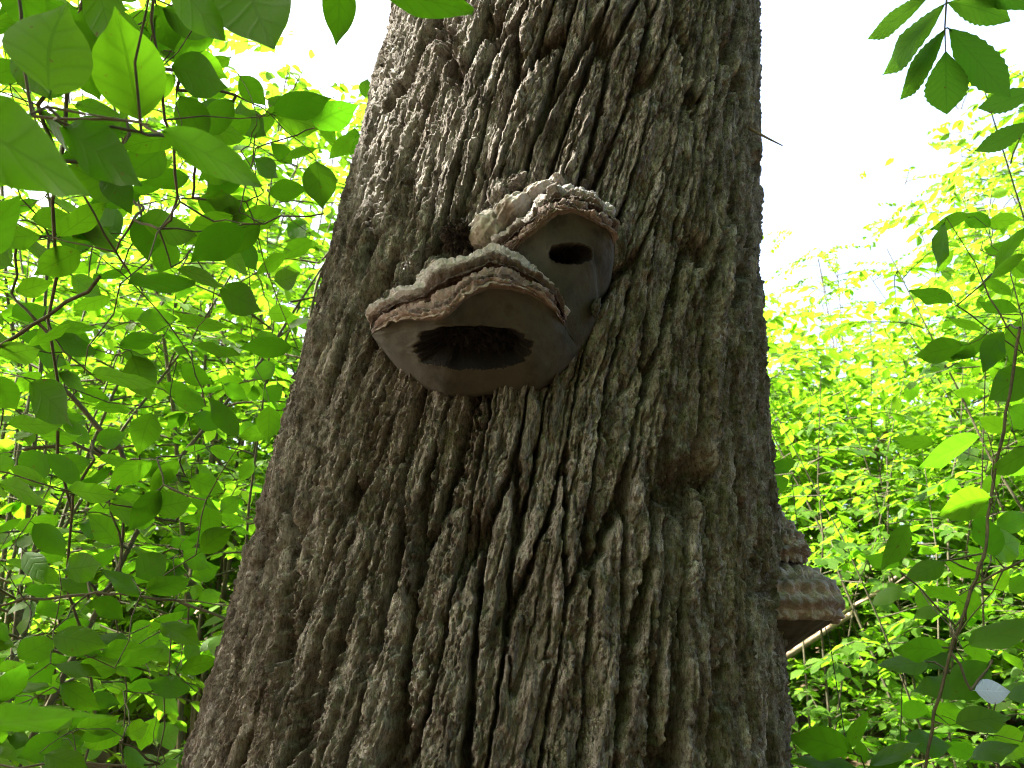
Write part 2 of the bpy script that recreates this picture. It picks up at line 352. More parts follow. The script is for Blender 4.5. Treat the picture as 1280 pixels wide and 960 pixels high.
TREE_LOC = np.array([float(axis_x(0)), YC, 0.0])
big = thing('large_tree', TREE_LOC, 'massive deeply furrowed grey-brown tree trunk filling the middle of the photo', 'tree')
def build_trunk():
    DT = np.linspace(-1, 1, 680, endpoint=False)
    th = np.concatenate([np.linspace(-math.pi, -1.75, 40, endpoint=False), np.sign(DT)*1.75*(.72*np.abs(DT)+.28*np.abs(DT)**3), np.linspace(1.75, math.pi, 40)])
    z = np.concatenate([np.linspace(-.15, ZLO-.06, 50, endpoint=False), np.linspace(ZLO-.06, 2.05, 400, endpoint=False), np.linspace(2.05, ZHI+.05, 340, endpoint=False), np.linspace(ZHI+.05, 10.5, 65)])
    T, Z = np.meshgrid(th, z)                        # theta 0 faces the camera (-Y), positive to the right
    u = T*.42
    h, inner_bark_shade = bark_height(u, Z)
    R = rad_z(Z)*(1 + .006*noise2(T*1.3, Z*.8, 71) + .006*noise2(T*2.6, Z*1.1, 72)) + h*np.clip(rad_z(Z)/.42, .3, 1.2)
    X = axis_x(Z) + R*np.sin(T); Y = YC - R*np.cos(T)
    v = np.stack([X, Y, Z], -1).reshape(-1, 3) - TREE_LOC
    n = len(th); i = np.arange(len(z)-1)[:, None]*n + np.arange(n-1)[None]
    f = np.stack([i, i+1, i+1+n, i+n], -1).reshape(-1, 4)
    algae = np.clip(sstep(-.5, .5, T + .25*noise2(T*3, Z*2, 81)) * sstep(2.35, 1.9, Z+.2*noise2(T*4, Z*2, 82)) + .25*sstep(.6, 1.3, T), 0, 1)
    return obj('trunk', mesh('trunk', v, f, M['bark'], attrs={'inner_bark_shade': inner_bark_shade, 'algae': algae}), big)
build_trunk()
# thin broken twig sticking out of the right side
tw = Tubes(); p0 = P(936, 160, 1.30); p1 = P(947, 166, 1.30); tw.add([p0, p1, P(960, 173, 1.28), P(978, 182, 1.26)], [.0028, .0024, .0018, .0009])
obj('twig', tw.build('twig', M['twig'], TREE_LOC), big)

# ------------------------------------------------------------------ bracket fungi
def resample(pts, n):
    pts = np.asarray(pts, float); d = np.concatenate([[0], np.cumsum(np.hypot(*np.diff(pts, axis=0).T))])
    s = np.linspace(0, d[-1], n); x = np.interp(s, d, pts[:, 0]); y = np.interp(s, d, pts[:, 1])
    k = np.array([1, 2, 3, 2, 1.])/9; m = max(1, n//25)
    for _ in range(m):
        xp = np.pad(x, 2, 'edge'); yp = np.pad(y, 2, 'edge'); x2 = np.convolve(xp, k, 'valid'); y2 = np.convolve(yp, k, 'valid')
        x[1:-1] = x2[1:-1]; y[1:-1] = y2[1:-1]
    return np.stack([x, y], -1)
def catmull(rows, ts, t):                            # rows (K, n, 3)
    K = len(rows); out = []
    for q in t:
        k = int(np.clip(np.searchsorted(ts, q, 'right')-1, 0, K-2)); f = (q-ts[k])/(ts[k+1]-ts[k])
        p0, p1, p2, p3 = rows[max(k-1, 0)], rows[k], rows[k+1], rows[min(k+2, K-1)]
        out.append(.5*((2*p1) + (-p0+p2)*f + (2*p0-5*p1+4*p2-p3)*f*f + (-p0+3*p1-3*p2+p3)*f**3))
    return np.array(out)
def grid_normals(G):
    du = np.gradient(G, axis=1); dv = np.gradient(G, axis=0); return nrm(np.cross(du, dv))
def grid_part(G, mask, name, mat, org, parent, band=None):
    nr, nc = G.shape[:2]
    i = np.arange(nr-1)[:, None]*nc + np.arange(nc-1)[None]
    f = np.stack([i, i+1, i+1+nc, i+nc], -1)[mask]
    used, inv = np.unique(f.ravel(), return_inverse=True)
    v = G.reshape(-1, 3)[used] - org
    at = {'band': band.ravel()[used]} if band is not None else None
    return obj(name, mesh(name, v, inv.reshape(-1, 4), mat, attrs=at), parent)
def shelf(root, org, top, pore, bottom, P0, prof, hole, seed, mats=('crust', 'rim', 'pore'), name='shelf'):
    n = 320
    A, B, C = resample(top, n), resample(pore, n), resample(bottom, n)
    s = np.linspace(0, 1, n); p = P0*prof(s)
    wob = 2.2*noise2(s*16, 0, seed) + 1.3*noise2(s*34, 0, seed+1)
    rows = []
    def row(px, pr): rows.append(np.array([trunk_hit(a[0], a[1], q) for a, q in zip(px, pr)]))
    lerp = lambda a, b, t: a+(b-a)*t
    W2 = np.stack([0*wob, wob], -1); W3 = np.stack([0*wob, 2.6*noise2(s*22, 3.3, seed+2)], -1)
    row(A+[0, 4], np.full(n, -.03)); row(A+W2*.6+[0, 1], .42*p); row(A+W2*.8, .74*p); row(lerp(A, B, .25)+W2, .90*p); row(lerp(A, B, .42)+W3, .915*p)
    row(lerp(A, B, .52)+W3, .86*p); row(lerp(A, B, .64)+W3, .955*p); row(lerp(A, B, .84)+W2, 1.0*p); row(lerp(A, B, .97)+W2, .985*p); row(lerp(B, C, .03)+W2*.7, .95*p)
    row(lerp(B, C, .12), .86*p); row(lerp(B, C, .36), .66*p+.005); row(lerp(B, C, .64), .40*p+.008); row(lerp(B, C, .88), .13*p+.010); row(C, np.full(n, .000)); row(C+[0, -4], np.full(n, -.04))
    rows = np.array(rows); ts = np.array([0, .08, .16, .24, .29, .33, .37, .43, .47, .50, .56, .68, .80, .90, .96, 1.0])
    t = np.concatenate([np.linspace(0, .5, 130, endpoint=False), np.linspace(.5, 1, 130)])
    G = catmull(rows, ts, t); N = grid_normals(G)
    c0 = G[len(t)//2, n//2] - CAM
    if (N[len(t)//2, n//2] @ c0) > 0: N = -N
    Tt, Ss = np.meshgrid(t, s, indexing='ij')
    cw = sstep(.02, .08, Tt)*sstep(.50, .46, Tt)
    endw = sstep(0, .05, Ss)*sstep(1, .95, Ss)
    ww = Tt + .012*noise2(Ss*12, Tt*6, seed+5)
    h = cw*(.0022*np.sin(ww*2*math.pi*26 + 1.2*noise2(Ss*6, 1, seed+6)) + .0065*fbm2(Ss*9, Tt*14, seed+7, 2, .4) + .0021*fbm2(Ss*46, Tt*50, seed+8, 4, .6) + .0016*sstep(-.03, .03, fbm2(Ss*24, Tt*30, seed+20, 3)-.1))
    lump = sstep(.04, .12, Tt)*sstep(.30, .22, Tt); h = h + lump*.007*np.maximum(0, noise2(Ss*9, Tt*18, seed+9))
    h = h + (1-cw)*sstep(.5, .55, Tt)*.0012*fbm2(Ss*10, Tt*8, seed+10, 3)
    cav = np.zeros_like(Tt, bool)
    if hole:
        X, Y, _ = proj(G.reshape(-1, 3)); X = X.reshape(Tt.shape); Y = Y.reshape(Tt.shape)
        hx, hy, hw, hh = hole
        ex = (X-hx)/hw; ey = (Y-hy)/hh; ang = np.arctan2(ey, ex)
        rr = (np.abs(ex)**2.6+np.abs(ey)**2.6)**(1/2.6)*(1 + .10*noise2(ang*3, 0, seed+11) + .05*noise2(ang*6, 2, seed+12))
        rr = np.where(Tt > .5, rr, 9)
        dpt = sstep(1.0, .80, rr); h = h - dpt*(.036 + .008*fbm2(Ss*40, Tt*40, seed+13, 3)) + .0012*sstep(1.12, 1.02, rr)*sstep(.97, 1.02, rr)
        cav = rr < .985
    G2 = G + N*(h*endw)[..., None]
    fm = lambda a: a[:-1, :-1]
    crust = fm(Tt < .295); rim = fm((Tt >= .295) & (Tt < .505)); po = fm((Tt >= .505) & ~cav); ca = fm((Tt >= .505) & cav)
    band_c = np.clip(Tt/.295, 0, 1); band_r = np.clip((Tt-.295)/.21, 0, 1)
    sh = grid_part(G2, crust, name, M[mats[0]], org, root, band_c)
    grid_part(G2, rim, 'growth_rim', M[mats[1]], np.zeros(3)+org, sh, band_r)
    grid_part(G2, po, 'pore_surface', M[mats[2]], org, sh)
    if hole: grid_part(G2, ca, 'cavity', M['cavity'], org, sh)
    return sh
def fix(l): return [((x/2.909)+440, (y/2.909)+190) for x, y in l]     # from an enlargement of the photo
lo_top = fix([(66, 640), (68, 600), (90, 565), (130, 532), (200, 497), (250, 478), (266, 445), (300, 412), (380, 390), (430, 388), (480, 361), (530, 353), (600, 380), (660, 420), (710, 465), (750, 520), (770, 580), (776, 632)])
lo_pore = fix([(72, 662), (84, 652), (110, 640), (150, 612), (230, 602), (300, 608), (350, 590), (385, 548), (430, 512), (500, 482), (580, 487), (650, 508), (705, 545), (742, 583), (768, 625), (778, 650)])
lo_bot = fix([(74, 668), (110, 722), (170, 792), (250, 852), (350, 900), (450, 888), (550, 880), (680, 870), (760, 820), (820, 745), (838, 715)])
up_top = fix([(500, 350), (545, 310), (600, 262), (650, 225), (690, 178), (740, 140), (785, 132), (840, 146), (900, 188), (945, 215), (955, 300)])
up_pore = fix([(560, 395), (585, 365), (605, 325), (645, 288), (690, 255), (735, 214), (780, 204), (830, 215), (880, 247), (925, 272), (944, 300), (952, 350)])
up_bot = fix([(600, 640), (650, 720), (720, 780), (790, 770), (838, 722), (880, 660), (905, 590), (896, 545), (925, 515), (942, 470), (950, 415), (954, 365)])
def px2(l): return l
f_org = trunk_hit(600, 430, 0)
fun = thing('bracket_fungus', f_org, 'large two-tiered grey hoof-shaped bracket fungus with dark hollows on the trunk front', 'fungus')
pr1 = lambda s: np.clip(.34 + .66*np.sin(math.pi*np.clip(s*.96+.06, 0, 1))**.75, 0, 1)*sstep(-.06, .08, s)
pr2 = lambda s: np.clip(.42 + .58*np.sin(math.pi*np.clip(s*.94+.02, 0, 1))**.7, 0, 1)*sstep(1.08, .90, s)
shelf(fun, f_org, up_top, up_pore, up_bot, .105, pr2, (713, 317, 27, 13), 300)
shelf(fun, f_org, lo_top, lo_pore, lo_bot, .135, pr1, (591, 434, 73, 27), 200)
def lump(root, org, name, ctr, axes, mat, seed, amp=.25, fr=1.6, sub=56, rough=.08):
    a = np.linspace(0, math.pi, sub); b = np.linspace(0, 2*math.pi, sub*2)
    Aa, Bb = np.meshgrid(a, b, indexing='ij')
    d = np.stack([np.sin(Aa)*np.cos(Bb), np.sin(Aa)*np.sin(Bb), np.cos(Aa)], -1)
    q = d*fr
    n3 = lambda g, s0: (noise2(q[..., 0]*g, q[..., 1]*g+q[..., 2]*g*.7, s0) + noise2(q[..., 1]*g, q[..., 2]*g-q[..., 0]*g*.6, s0+1) + noise2(q[..., 2]*g, q[..., 0]*g+q[..., 1]*g*.8, s0+2))*.6
    r = 1 + amp*n3(1, seed) + amp*.4*n3(2.3, seed+9) + amp*rough*n3(6, seed+15)
    v = ctr + (d*r[..., None])@np.asarray(axes)
    n = 2*sub; i = np.arange(sub-1)[:, None]*n + np.arange(n-1)[None]
    f = np.stack([i, i+n, i+1+n, i+1], -1).reshape(-1, 4)
    return obj(name, mesh(name, v.reshape(-1, 3)-org, f, mat, attrs={'band': np.clip(.5-d[..., 2].ravel()*.5, 0, 1)}), root)
def ax(sx, sy, sz, tilt=0):                          # semi axes, tilted in the plane of the trunk face
    c, s = math.cos(tilt), math.sin(tilt)
    return np.array([[sx*c, 0, sx*s], [0, sy, 0], [-sz*s, 0, sz*c]])
for i, (lx, ly, pr0, sx, sy, sz, tl) in enumerate([(611, 292, .014, .029, .040, .032, .3), (641, 270, .020, .036, .046, .021, .68), (672, 250, .018, .034, .042, .014, .5), (694, 235, .016, .015, .034, .010, .5)]):
    lump(fun, f_org, 'old_growth', trunk_hit(lx, ly, pr0), ax(sx, sy, sz, tl), M['oldpale'], 401+i*31, .15, 2.4, 64, .12)
lump(fun, f_org, 'old_growth', trunk_hit(624, 247, .006), ax(.017, .026, .026, .15), M['bark'], 405, .3, 2, 56, .3)
lump(fun, f_org, 'old_growth', trunk_hit(645, 232, .004), ax(.020, .022, .012, .5), M['bark'], 409, .3, 2, 56, .3)
lump(fun, f_org, 'dark_growth', trunk_hit(573, 297, .016), ax(.024, .030, .019, -.3), M['char'], 410, .5, 3, 64, .5)
lump(fun, f_org, 'old_growth', trunk_hit(543, 366, .100), ax(.010, .014, .013, .2), M['rim'], 431, .3, 2.2, 56, .2)
lump(fun, f_org, 'old_growth', trunk_hit(745, 384, .034), ax(.006, .012, .015, -.2), M['pore'], 433, .25, 2, 40, .15)
lump(fun, f_org, 'old_growth', trunk_hit(552, 342, .045), ax(.019, .030, .012, .1), M['oldpale'], 412, .25)

# the second bracket on the right side of the trunk, seen edge-on
def side_fungus():
    beta = RAD(-10); o = np.array([math.cos(beta), math.sin(beta), 0]); t = np.array([-math.sin(beta), math.cos(beta), 0])
    dep = 1.36; c = P(957, 740, dep); k = dep/FPX
    zc = c[2]; ctr = np.array([float(axis_x(zc)), YC, zc]) + o*(float(rad_z(zc))-.012)
    # keep the seen outline: shift along o so that the trunk edge lies at pixel 957
    root = thing('bracket_fungus', ctr, 'brown ridged bracket fungus jutting from the right edge of the trunk', 'fungus')
    def conk(prof, seed, name, ny, ncut, w):
        prof = np.array(prof, float)*k; tt = np.linspace(0, 1, len(prof)); T = np.linspace(0, 1, ny)
        r = np.interp(T, tt, prof[:, 0]); z = np.interp(T, tt, prof[:, 1])
        for _ in range(14):
            r[1:-1] = (r[:-2]+2*r[1:-1]+r[2:])/4; z[1:-1] = (z[:-2]+2*z[1:-1]+z[2:])/4
        ph = np.linspace(-1.62, 1.62, 150)
        Ph, Tt = np.meshgrid(ph, T)
        Rr = np.broadcast_to(r[:, None], Ph.shape)*(1+.05*noise2(Ph*2.2, 0, seed)+.03*noise2(Ph*6, 1, seed+1)); Zz = z[:, None] + 0*Ph
        G = ctr + o*(Rr*np.cos(Ph)+.010)[..., None] + t*(Rr*np.sin(Ph)*w)[..., None] + np.array([0, 0, 1.])*Zz[..., None]
        N = grid_normals(G)
        if N[ny//3, 75] @ (o+np.array([0, 0, .6])) < 0: N = -N
        cw = sstep(.03, .1, Tt)*sstep(ncut+.02, ncut-.04, Tt)
        h = cw*(.0036*np.sin(Tt*2*math.pi*8/ncut*.7 + 2.6*noise2(Ph*4, Tt*3, seed+2)) + .0070*fbm2(Ph*8, Tt*12, seed+3, 3) + .0042*np.abs(noise2(Ph*14, Tt*26, seed+4)))
        G = G + N*h[..., None]
        m = (Tt < ncut)[:-1, :-1]
        sh = grid_part(G, m, name, M['brown'], ctr, root, np.clip(Tt/ncut, 0, 1))
        grid_part(G, ~m, 'pore_surface', M['pore'], ctr, sh)
    conk([(-14, 34), (15, 32), (42, 27), (64, 17), (80, 3), (86, -14), (84, -28), (74, -38), (60, -46), (42, -56), (24, -68), (6, -78), (-16, -84)], 500, 'shelf', 150, .58, .95)
    conk([(-14, 100), (14, 97), (32, 90), (42, 76), (50, 62), (56, 50), (54, 38), (44, 32), (20, 28), (-14, 27)], 520, 'shelf', 120, .78, .95)
side_fungus()

# ------------------------------------------------------------------ leaves
def leaf_mesh(name, mat, width=.60, acum=.12, curl=.10, fold=.16, wave=.02, serr=0.0, seed=0, nl=13, nw=3, stalk=.12, base=.75):
    t = np.linspace(0, 1, nl); rg = np.random.default_rng(seed)
    prof = np.sin(math.pi*np.clip(t, 0, 1)**(base+.08))**.92*(1-3*acum*sstep(.70, .93, t))
    prof[0] = .02; prof[-1] = .0
    half = width/2*prof/prof.max()
    wv = wave*np.interp(t, np.linspace(0, 1, 6), rg.normal(0, 1, 6)); wv2 = wave*np.interp(t, np.linspace(0, 1, 6), rg.normal(0, 1, 6))
    sway = .05*rg.normal()
    v, uv = [], []
    for j in range(-nw, nw+1):
        a = j/nw
        hh = half.copy()
        if serr and abs(j) == nw: hh = hh*(1 + serr*((np.arange(nl) % 2)*2-1))
        x = a*hh + sway*np.sin(math.pi*t)*.5
        z = fold*np.abs(a)**1.3*hh*2*.5 - curl*t*t + (wv if a > 0 else wv2)*abs(a)**1.5 - .10*hh*a*a*2
        y = t + (.05*abs(a)*np.sin(math.pi*t) if serr else 0)
        v.append(np.stack([x, y, z], -1)); uv.append(np.stack([np.full(nl, a), t], -1))
    v = np.array(v); uv = np.array(uv)
    i = np.arange(2*nw)[:, None]*nl + np.arange(nl-1)[None]
    f = np.stack([i, i+1, i+1+nl, i+nl], -1).reshape(-1, 4)[:, ::-1]
    V = v.reshape(-1, 3); U = uv.reshape(-1, 2)
    # stalk
    n0 = len(V); an = np.arange(3)*2*math.pi/3; r = .008
    ys = [-stalk, -stalk*.5, .04]; zs = [-.02, -.002, 0]
    st = np.array([[r*math.cos(q), y, z+r*math.sin(q)] for y, z in zip(ys, zs) for q in an])
    sf = [[n0+k*3+a, n0+k*3+(a+1) % 3, n0+(k+1)*3+(a+1) % 3, n0+(k+1)*3+a] for k in range(2) for a in range(3)]
    V = np.concatenate([V, st]); U = np.concatenate([U, np.tile([[0, .02]], (len(st), 1))]); f = np.concatenate([f, sf])
    return mesh(name, V, f, mat, uv=U)
LEAF = [leaf_mesh('leaf', M['leaf'], .58+.10*math.sin(k*2.1), .09+.07*math.cos(k*1.7), .02+.20*((k*37 % 10)/10), .06+.24*((k*53 % 10)/10), .030, seed=k) for k in range(9)]
LEAFR = [leaf_mesh('leaf', M['leaf_mid'], .56+.08*math.sin(k*2.1), .10, .04+.16*((k*37 % 10)/10), .06+.2*((k*53 % 10)/10), .030, seed=20+k) for k in range(6)]
LEAFB = [leaf_mesh('leaf', M['leaf_mid'], .60, .12, .08+.05*k, .15, .02, seed=40+k, nl=7, nw=1) for k in range(5)]
LEAFLET = [leaf_mesh('leaflet', M['leaf_ash'], .36+.02*k, .05, .08+.04*k, .10, .012, serr=.05, seed=60+k, nl=23, nw=2, stalk=.03, base=.9) for k in range(4)]
PALE_LEAF = leaf_mesh('leaf', M['leaf_pale'], .68, .05, .05, .1, .02, seed=91)
TIPLET = leaf_mesh('leaflet', M['leaf_ash'], .62, .04, .1, .12, .012, serr=.04, seed=77, nl=23, nw=2, stalk=.03, base=1.0)

def put_leaf(me, base, axis, normal, length, parent, ploc, name='leaf', wscale=1.0):
    y = nrm(axis); z = nrm(np.asarray(normal) - (np.asarray(normal) @ y)*y); x = np.cross(y, z)
    o = bpy.data.objects.new(name, me); COL.objects.link(o); o.parent = parent
    m = Matrix(((x[0]*length*wscale, y[0]*length, z[0]*length, base[0]-ploc[0]), (x[1]*length*wscale, y[1]*length, z[1]*length, base[1]-ploc[1]),
                (x[2]*length*wscale, y[2]*length, z[2]*length, base[2]-ploc[2]), (0, 0, 0, 1)))
    o.matrix_basis = m; return o
def photo_leaf(bx, by, tx_, ty_, w, L=.085, dist=None, ratio=.60, rg=RNG):
    """base, tip and width of a leaf in the photo -> its place in space, from its usual length L"""
    lp = math.hypot(tx_-bx, ty_-by); full = max(lp, w/ratio)
    L = L*rg.uniform(.92, 1.08)
    d = dist or L*FPX/full
    if dist: L = full*d/FPX
    dd = math.sqrt(max(full**2-lp**2, 0))*d/FPX
    b = P(bx, by, d); t = P(tx_, ty_, d + dd*(1 if rg.random() < .6 else -.6))
    a = nrm(t-b); v = nrm((b+t)/2-CAM)
    wd = nrm(np.cross(a, v)); n0 = np.cross(wd, a)
    ph = math.acos(min(1, w/(ratio*full)))
    best = max((n0*math.cos(s*ph)+wd*math.sin(s*ph)*1.0 for s in (1, -1)), key=lambda q: abs(q[2]))
    if best[2] < 0: best = -best
    return b, a, best, float(np.linalg.norm(t-b)) if dd else L, d
def network(root_pts, polylines, bases, loc, name, mat, parent, rscale=.00028, rmax=.003):
    """joins leaf stalks and traced twigs to the stem by the shortest net of twigs"""
    nodes = []; rad = []; forced = {}
    def addpoly(pl, r):
        prev = None
        for p in pl:
            nodes.append(np.array(p)); rad.append(r); i = len(nodes)-1
            if prev is not None: forced.setdefault(prev, []).append(i); forced.setdefault(i, []).append(prev)
            prev = i
    addpoly(root_pts[0], root_pts[1])
    for pl, r in polylines: addpoly(pl, r)
    nb = len(nodes)
    for b in bases: nodes.append(np.array(b)); rad.append(0)
    Nn = np.array(nodes); n = len(Nn); par = np.full(n, -1); inn = np.zeros(n, bool); best = np.full(n, 1e9); bp = np.zeros(n, int)
    order = []; cur = 0; inn[0] = True; order.append(0)
    for _ in range(n-1):
        d = np.linalg.norm(Nn-Nn[cur], axis=1)
        for j in forced.get(cur, []): d[j] = 1e-6
        up = d < best; best = np.where(up, d, best); bp = np.where(up, cur, bp)
        q = np.where(inn, 1e9, best); cur = int(np.argmin(q)); inn[cur] = True; par[cur] = bp[cur]; order.append(cur)
    cnt = np.where(np.arange(n) >= nb, 1, 0)
    for i in order[::-1]:
        if par[i] >= 0: cnt[par[i]] += cnt[i]
    T = Tubes(); rg = np.random.default_rng(5)
    rr = np.array([max(rad[i], min(rmax, .0005+rscale*math.sqrt(cnt[i]))) for i in range(n)])
    for i in order[1:]:
        a, b = Nn[par[i]], Nn[i]; L = np.linalg.norm(b-a)
        m1 = a+(b-a)*.35+rg.normal(0, .03*L, 3); m2 = a+(b-a)*.7+rg.normal(0, .03*L, 3)
        T.add([a, m1, m2, b], [min(rr[par[i]], rr[i]*1.6), rr[i]*1.1, rr[i], rr[i]], 5)
    return obj(name, T.build(name, mat, loc), parent)

# ---- the near leafy shrub at left, leaf by leaf
HL = [(62,118,86,0,86),(174,150,153,22,76),(203,163,337,222,62),(80,158,182,232,65),(300,-45,348,76,82),(424,-35,420,53,64),(462,-18,593,8,52),
 (215,83,293,107,46),(262,155,280,120,40),(312,172,300,125,36),(388,158,446,123,34),(457,122,459,95,18),(443,160,440,197,26),(395,202,402,256,38),
 (335,240,380,238,38),(302,278,352,262,34),(244,310,304,285,42),(180,268,185,322,46),(68,295,126,300,34),(247,250,300,265,40),(152,390,190,394,24),
 (70,412,122,407,20),(225,402,286,400,20),(222,336,290,355,28),(160,355,245,350,30),(275,362,333,388,36),(245,432,302,440,22),(226,456,266,480,30),
 (152,444,207,452,20),(190,515,176,562,40),(150,432,205,418,24),(115,468,200,470,24),(74,465,112,490,24),(100,490,136,497,24),(38,478,100,530,40),
 (10,530,80,528,32),(-5,470,22,512,40),(0,445,55,430,30),(180,578,226,600,28),(237,598,282,615,28),(190,635,244,622,32),(200,612,160,660,36),
 (85,612,147,618,28),(0,605,72,620,22),(-12,585,23,575,36),(343,352,375,340,32),(335,392,362,392,24),(30,690,55,725,36),(80,712,130,705,36),
 (170,720,214,690,34),(258,630,262,668,34),(212,682,250,673,20),(240,720,278,706,24),(222,697,210,737,28),(250,690,293,660,40),(66,795,132,800,32),
 (150,832,205,805,26),(220,777,243,802,30),(70,830,128,838,15),(160,862,208,848,24),(118,748,155,775,26),(45,765,88,752,22),(30,740,72,733,22),
 (216,765,250,756,24),(248,752,280,740,26),(225,838,275,825,34),(158,920,188,904,32),(196,925,230,908,30),(50,932,98,928,24),(100,936,136,930,26),
 (195,5,215,60,48),(205,-40,288,52,66),(262,-50,300,30,50),(230,70,285,98,40),(120,-30,150,70,60),(20,-40,40,50,66),(300,95,330,130,34),(335,125,372,150,30),(250,10,215,-60,50),(160,40,175,110,46),(20,60,60,120,50),(110,70,125,125,46),(225,120,260,180,44),(130,210,160,262,44),
 (40,275,88,268,36),(10,300,-30,320,40),(320,200,352,226,30),(365,205,338,178,32),(360,280,388,300,24),(390,300,350,322,28),(300,300,322,340,30),
 (205,185,165,215,36),(90,345,130,372,30),(20,365,66,352,34),(15,395,60,380,26),(205,480,246,500,28),(240,520,282,532,26),(300,545,330,530,24),
 (262,560,300,572,22),(120,550,160,540,26),(60,570,30,590,28),(20,660,60,650,24),(100,655,140,668,26),(320,430,350,418,24),(345,455,318,470,24),
 (150,290,110,270,36),(215,300,200,340,34),(400,150,420,180,26),(250,205,290,225,36),(35,820,60,850,30),(10,780,-15,800,30),(280,480,310,500,22),
 (330,500,355,480,20),(300,600,318,570,24),(275,640,300,620,24),(195,780,170,800,26),(110,870,150,880,24),(20,870,50,885,26)]
LROOT = np.array([-1.15, 1.75, float(ground_z(-1.15, 1.75))])
left = thing('dogwood_shrub', LROOT, 'nearest leafy shrub with large oval green leaves left of the trunk', 'shrub')
bases = []
kk = 0
for i, h in enumerate(HL):
    b, a, n, L, d = photo_leaf(*h, L=.088 if h[1] < 330 else .080)
    if d > 2.6: pass
    put_leaf(LEAF[(i*7) % 9], b, a, n, L, left, LROOT); bases.append(b - a*L*.12)
rgx = np.random.default_rng(17)
for i in range(240):
    y = rgx.uniform(-10, 975) if i < 180 else rgx.uniform(-20, 300); xe = np.interp(y, [e[0] for e in EL], [e[1] for e in EL]) - 14
    if y < 115: xe = 300
    x = rgx.uniform(-40, xe); Lp = rgx.uniform(38, 62) if y > 300 else rgx.uniform(44, 80); a = rgx.normal(0, .5) + (math.pi if rgx.random() < .5 else 0)
    tx2 = x+Lp*math.cos(a); ty2 = y+Lp*math.sin(a)
    if tx2 > xe: continue
    b, a, n, L, d = photo_leaf(x, y, tx2, ty2, Lp*rgx.uniform(.3, .6), rg=rgx)
    put_leaf(LEAF[i % 9], b, a, n, L, left, LROOT); bases.append(b-a*L*.12)
for h, d in (((-70, 135, 122, 242, 100), .44), ((-40, 908, 146, 886, 36), .46), ((-60, 205, 30, 185, 40), .5), ((-50, 330, 25, 240, 60), .6)):
    b, a, n, L, _ = photo_leaf(*h, dist=d); put_leaf(LEAF[3], b, a, n, L, left, LROOT); bases.append(b - a*L*.12)
LB = [([(0,432,1.3),(60,395,1.3),(125,345,1.28)],.0032),([(192,-30,.86),(195,60,.87),(206,150,.9),(222,245,.98),(214,275,1.0)],.0017),
 ([(40,145,.72),(110,149,.72),(175,153,.72),(206,170,.70)],.0012),([(225,252,.98),(268,277,1.02)],.0013),([(198,286,1.02),(258,289,1.05),(330,280,1.08),(405,267,1.1)],.0012),
 ([(105,245,1.),(145,315,1.05),(165,345,1.1)],.0014),([(320,185,1.12),(360,172,1.12),(393,160,1.12)],.001),
 ([(107,515,2.2),(150,560,2.2),(165,598,2.2)],.007),([(30,562,1.8),(90,553,1.8),(140,575,1.8),(190,597,1.8)],.0042),
 ([(-5,757,1.5),(30,748,1.5),(110,743,1.5),(150,742,1.5),(220,750,1.5),(285,775,1.48)],.0026),([(220,750,1.5),(300,758,1.45)],.0011),
 ([(155,640,1.7),(148,720,1.7),(149,800,1.7),(158,990,1.7)],.0016),([(215,780,1.6),(205,870,1.6),(197,990,1.6)],.0014),
 ([(-5,955,1.4),(100,953,1.4),(200,955,1.4)],.002),([(150,340,1.4),(190,380,1.42),(240,450,1.45),(257,508,1.45)],.0012),([(40,395,1.4),(80,440,1.4),(130,480,1.4)],.0015)]
stem = [LROOT, LROOT+[.02, -.02, .5], P(120, 900, 1.75), P(90, 640, 1.65), P(60, 400, 1.45), P(80, 180, 1.2), P(120, -60, 1.15)]
network((stem, .003), [([P(*q) for q in pl], r) for pl, r in LB], bases, LROOT, 'branches', M['twig'], left)

# ---- the near seedling at right
RROOT = np.array([.62, 1.0, float(ground_z(.62, 1.0))])
right = thing('leafy_sapling', RROOT, 'slender stemmed sapling with broad leaves at the lower right edge', 'sapling')
HRt = [(985-0,0,0,0,0)]
HR = [(1238,420,1185,445,22),(1255,415,1222,465,28),(1275,400,1262,455,30),(1272,390,1222,372,22),(1285,462,1230,502,40),(1225,547,1142,582,26),(1290,560,1228,590,30),
 (1238,622,1165,640,36),(1240,640,1165,632,34),(1079+46,708,1079,690,24),(1128,735,1087,752,18),(1218,737,1203,777,28),(1212,805,1290,766,38),(1178,815,1113,806,30),
 (1160,828,1095,830,22),(1162,890,1114,880,26),(1235,830,1192,872,44),(1195,905,1264,893,34),(1180,760,1140,772,20),(1235,690,1285,675,34),(1225,720,1180,700,26),
 (1245,660,1290,640,30),(1262,510,1290,530,26),(1258,540,1222,520,24),(1200,800,1240,830,24),(1170,880,1215,905,26),(1240,920,1290,935,34),(1180,930,1230,950,28),(1262,740,1290,720,24),(1150,735,1160,775,20)]
bases = []
rgx = np.random.default_rng(23)
for i in range(48):
    y = rgx.uniform(230, 970); x = rgx.uniform(1130+.12*max(0, 600-y), 1310); Lp = rgx.uniform(34, 66); a = rgx.normal(0, .5) + (math.pi if rgx.random() < .5 else 0)
    HR.append((x, y, x+Lp*math.cos(a), y+Lp*math.sin(a), Lp*rgx.uniform(.3, .55)))
for i, h in enumerate(HR):
    b, a, n, L, d = photo_leaf(*h, L=.085)
    put_leaf(LEAFR[(i*5+2) % 6], b, a, n, L, right, RROOT); bases.append(b-a*L*.12)
b, a, n, L, d = photo_leaf(1219, 863, 1264, 864, 26, L=.05)
o = put_leaf(PALE_LEAF, b, a, n, L, right, RROOT); o['label'] = 'pale bluish grey leaf underside'; bases.append(b-a*L*.12)
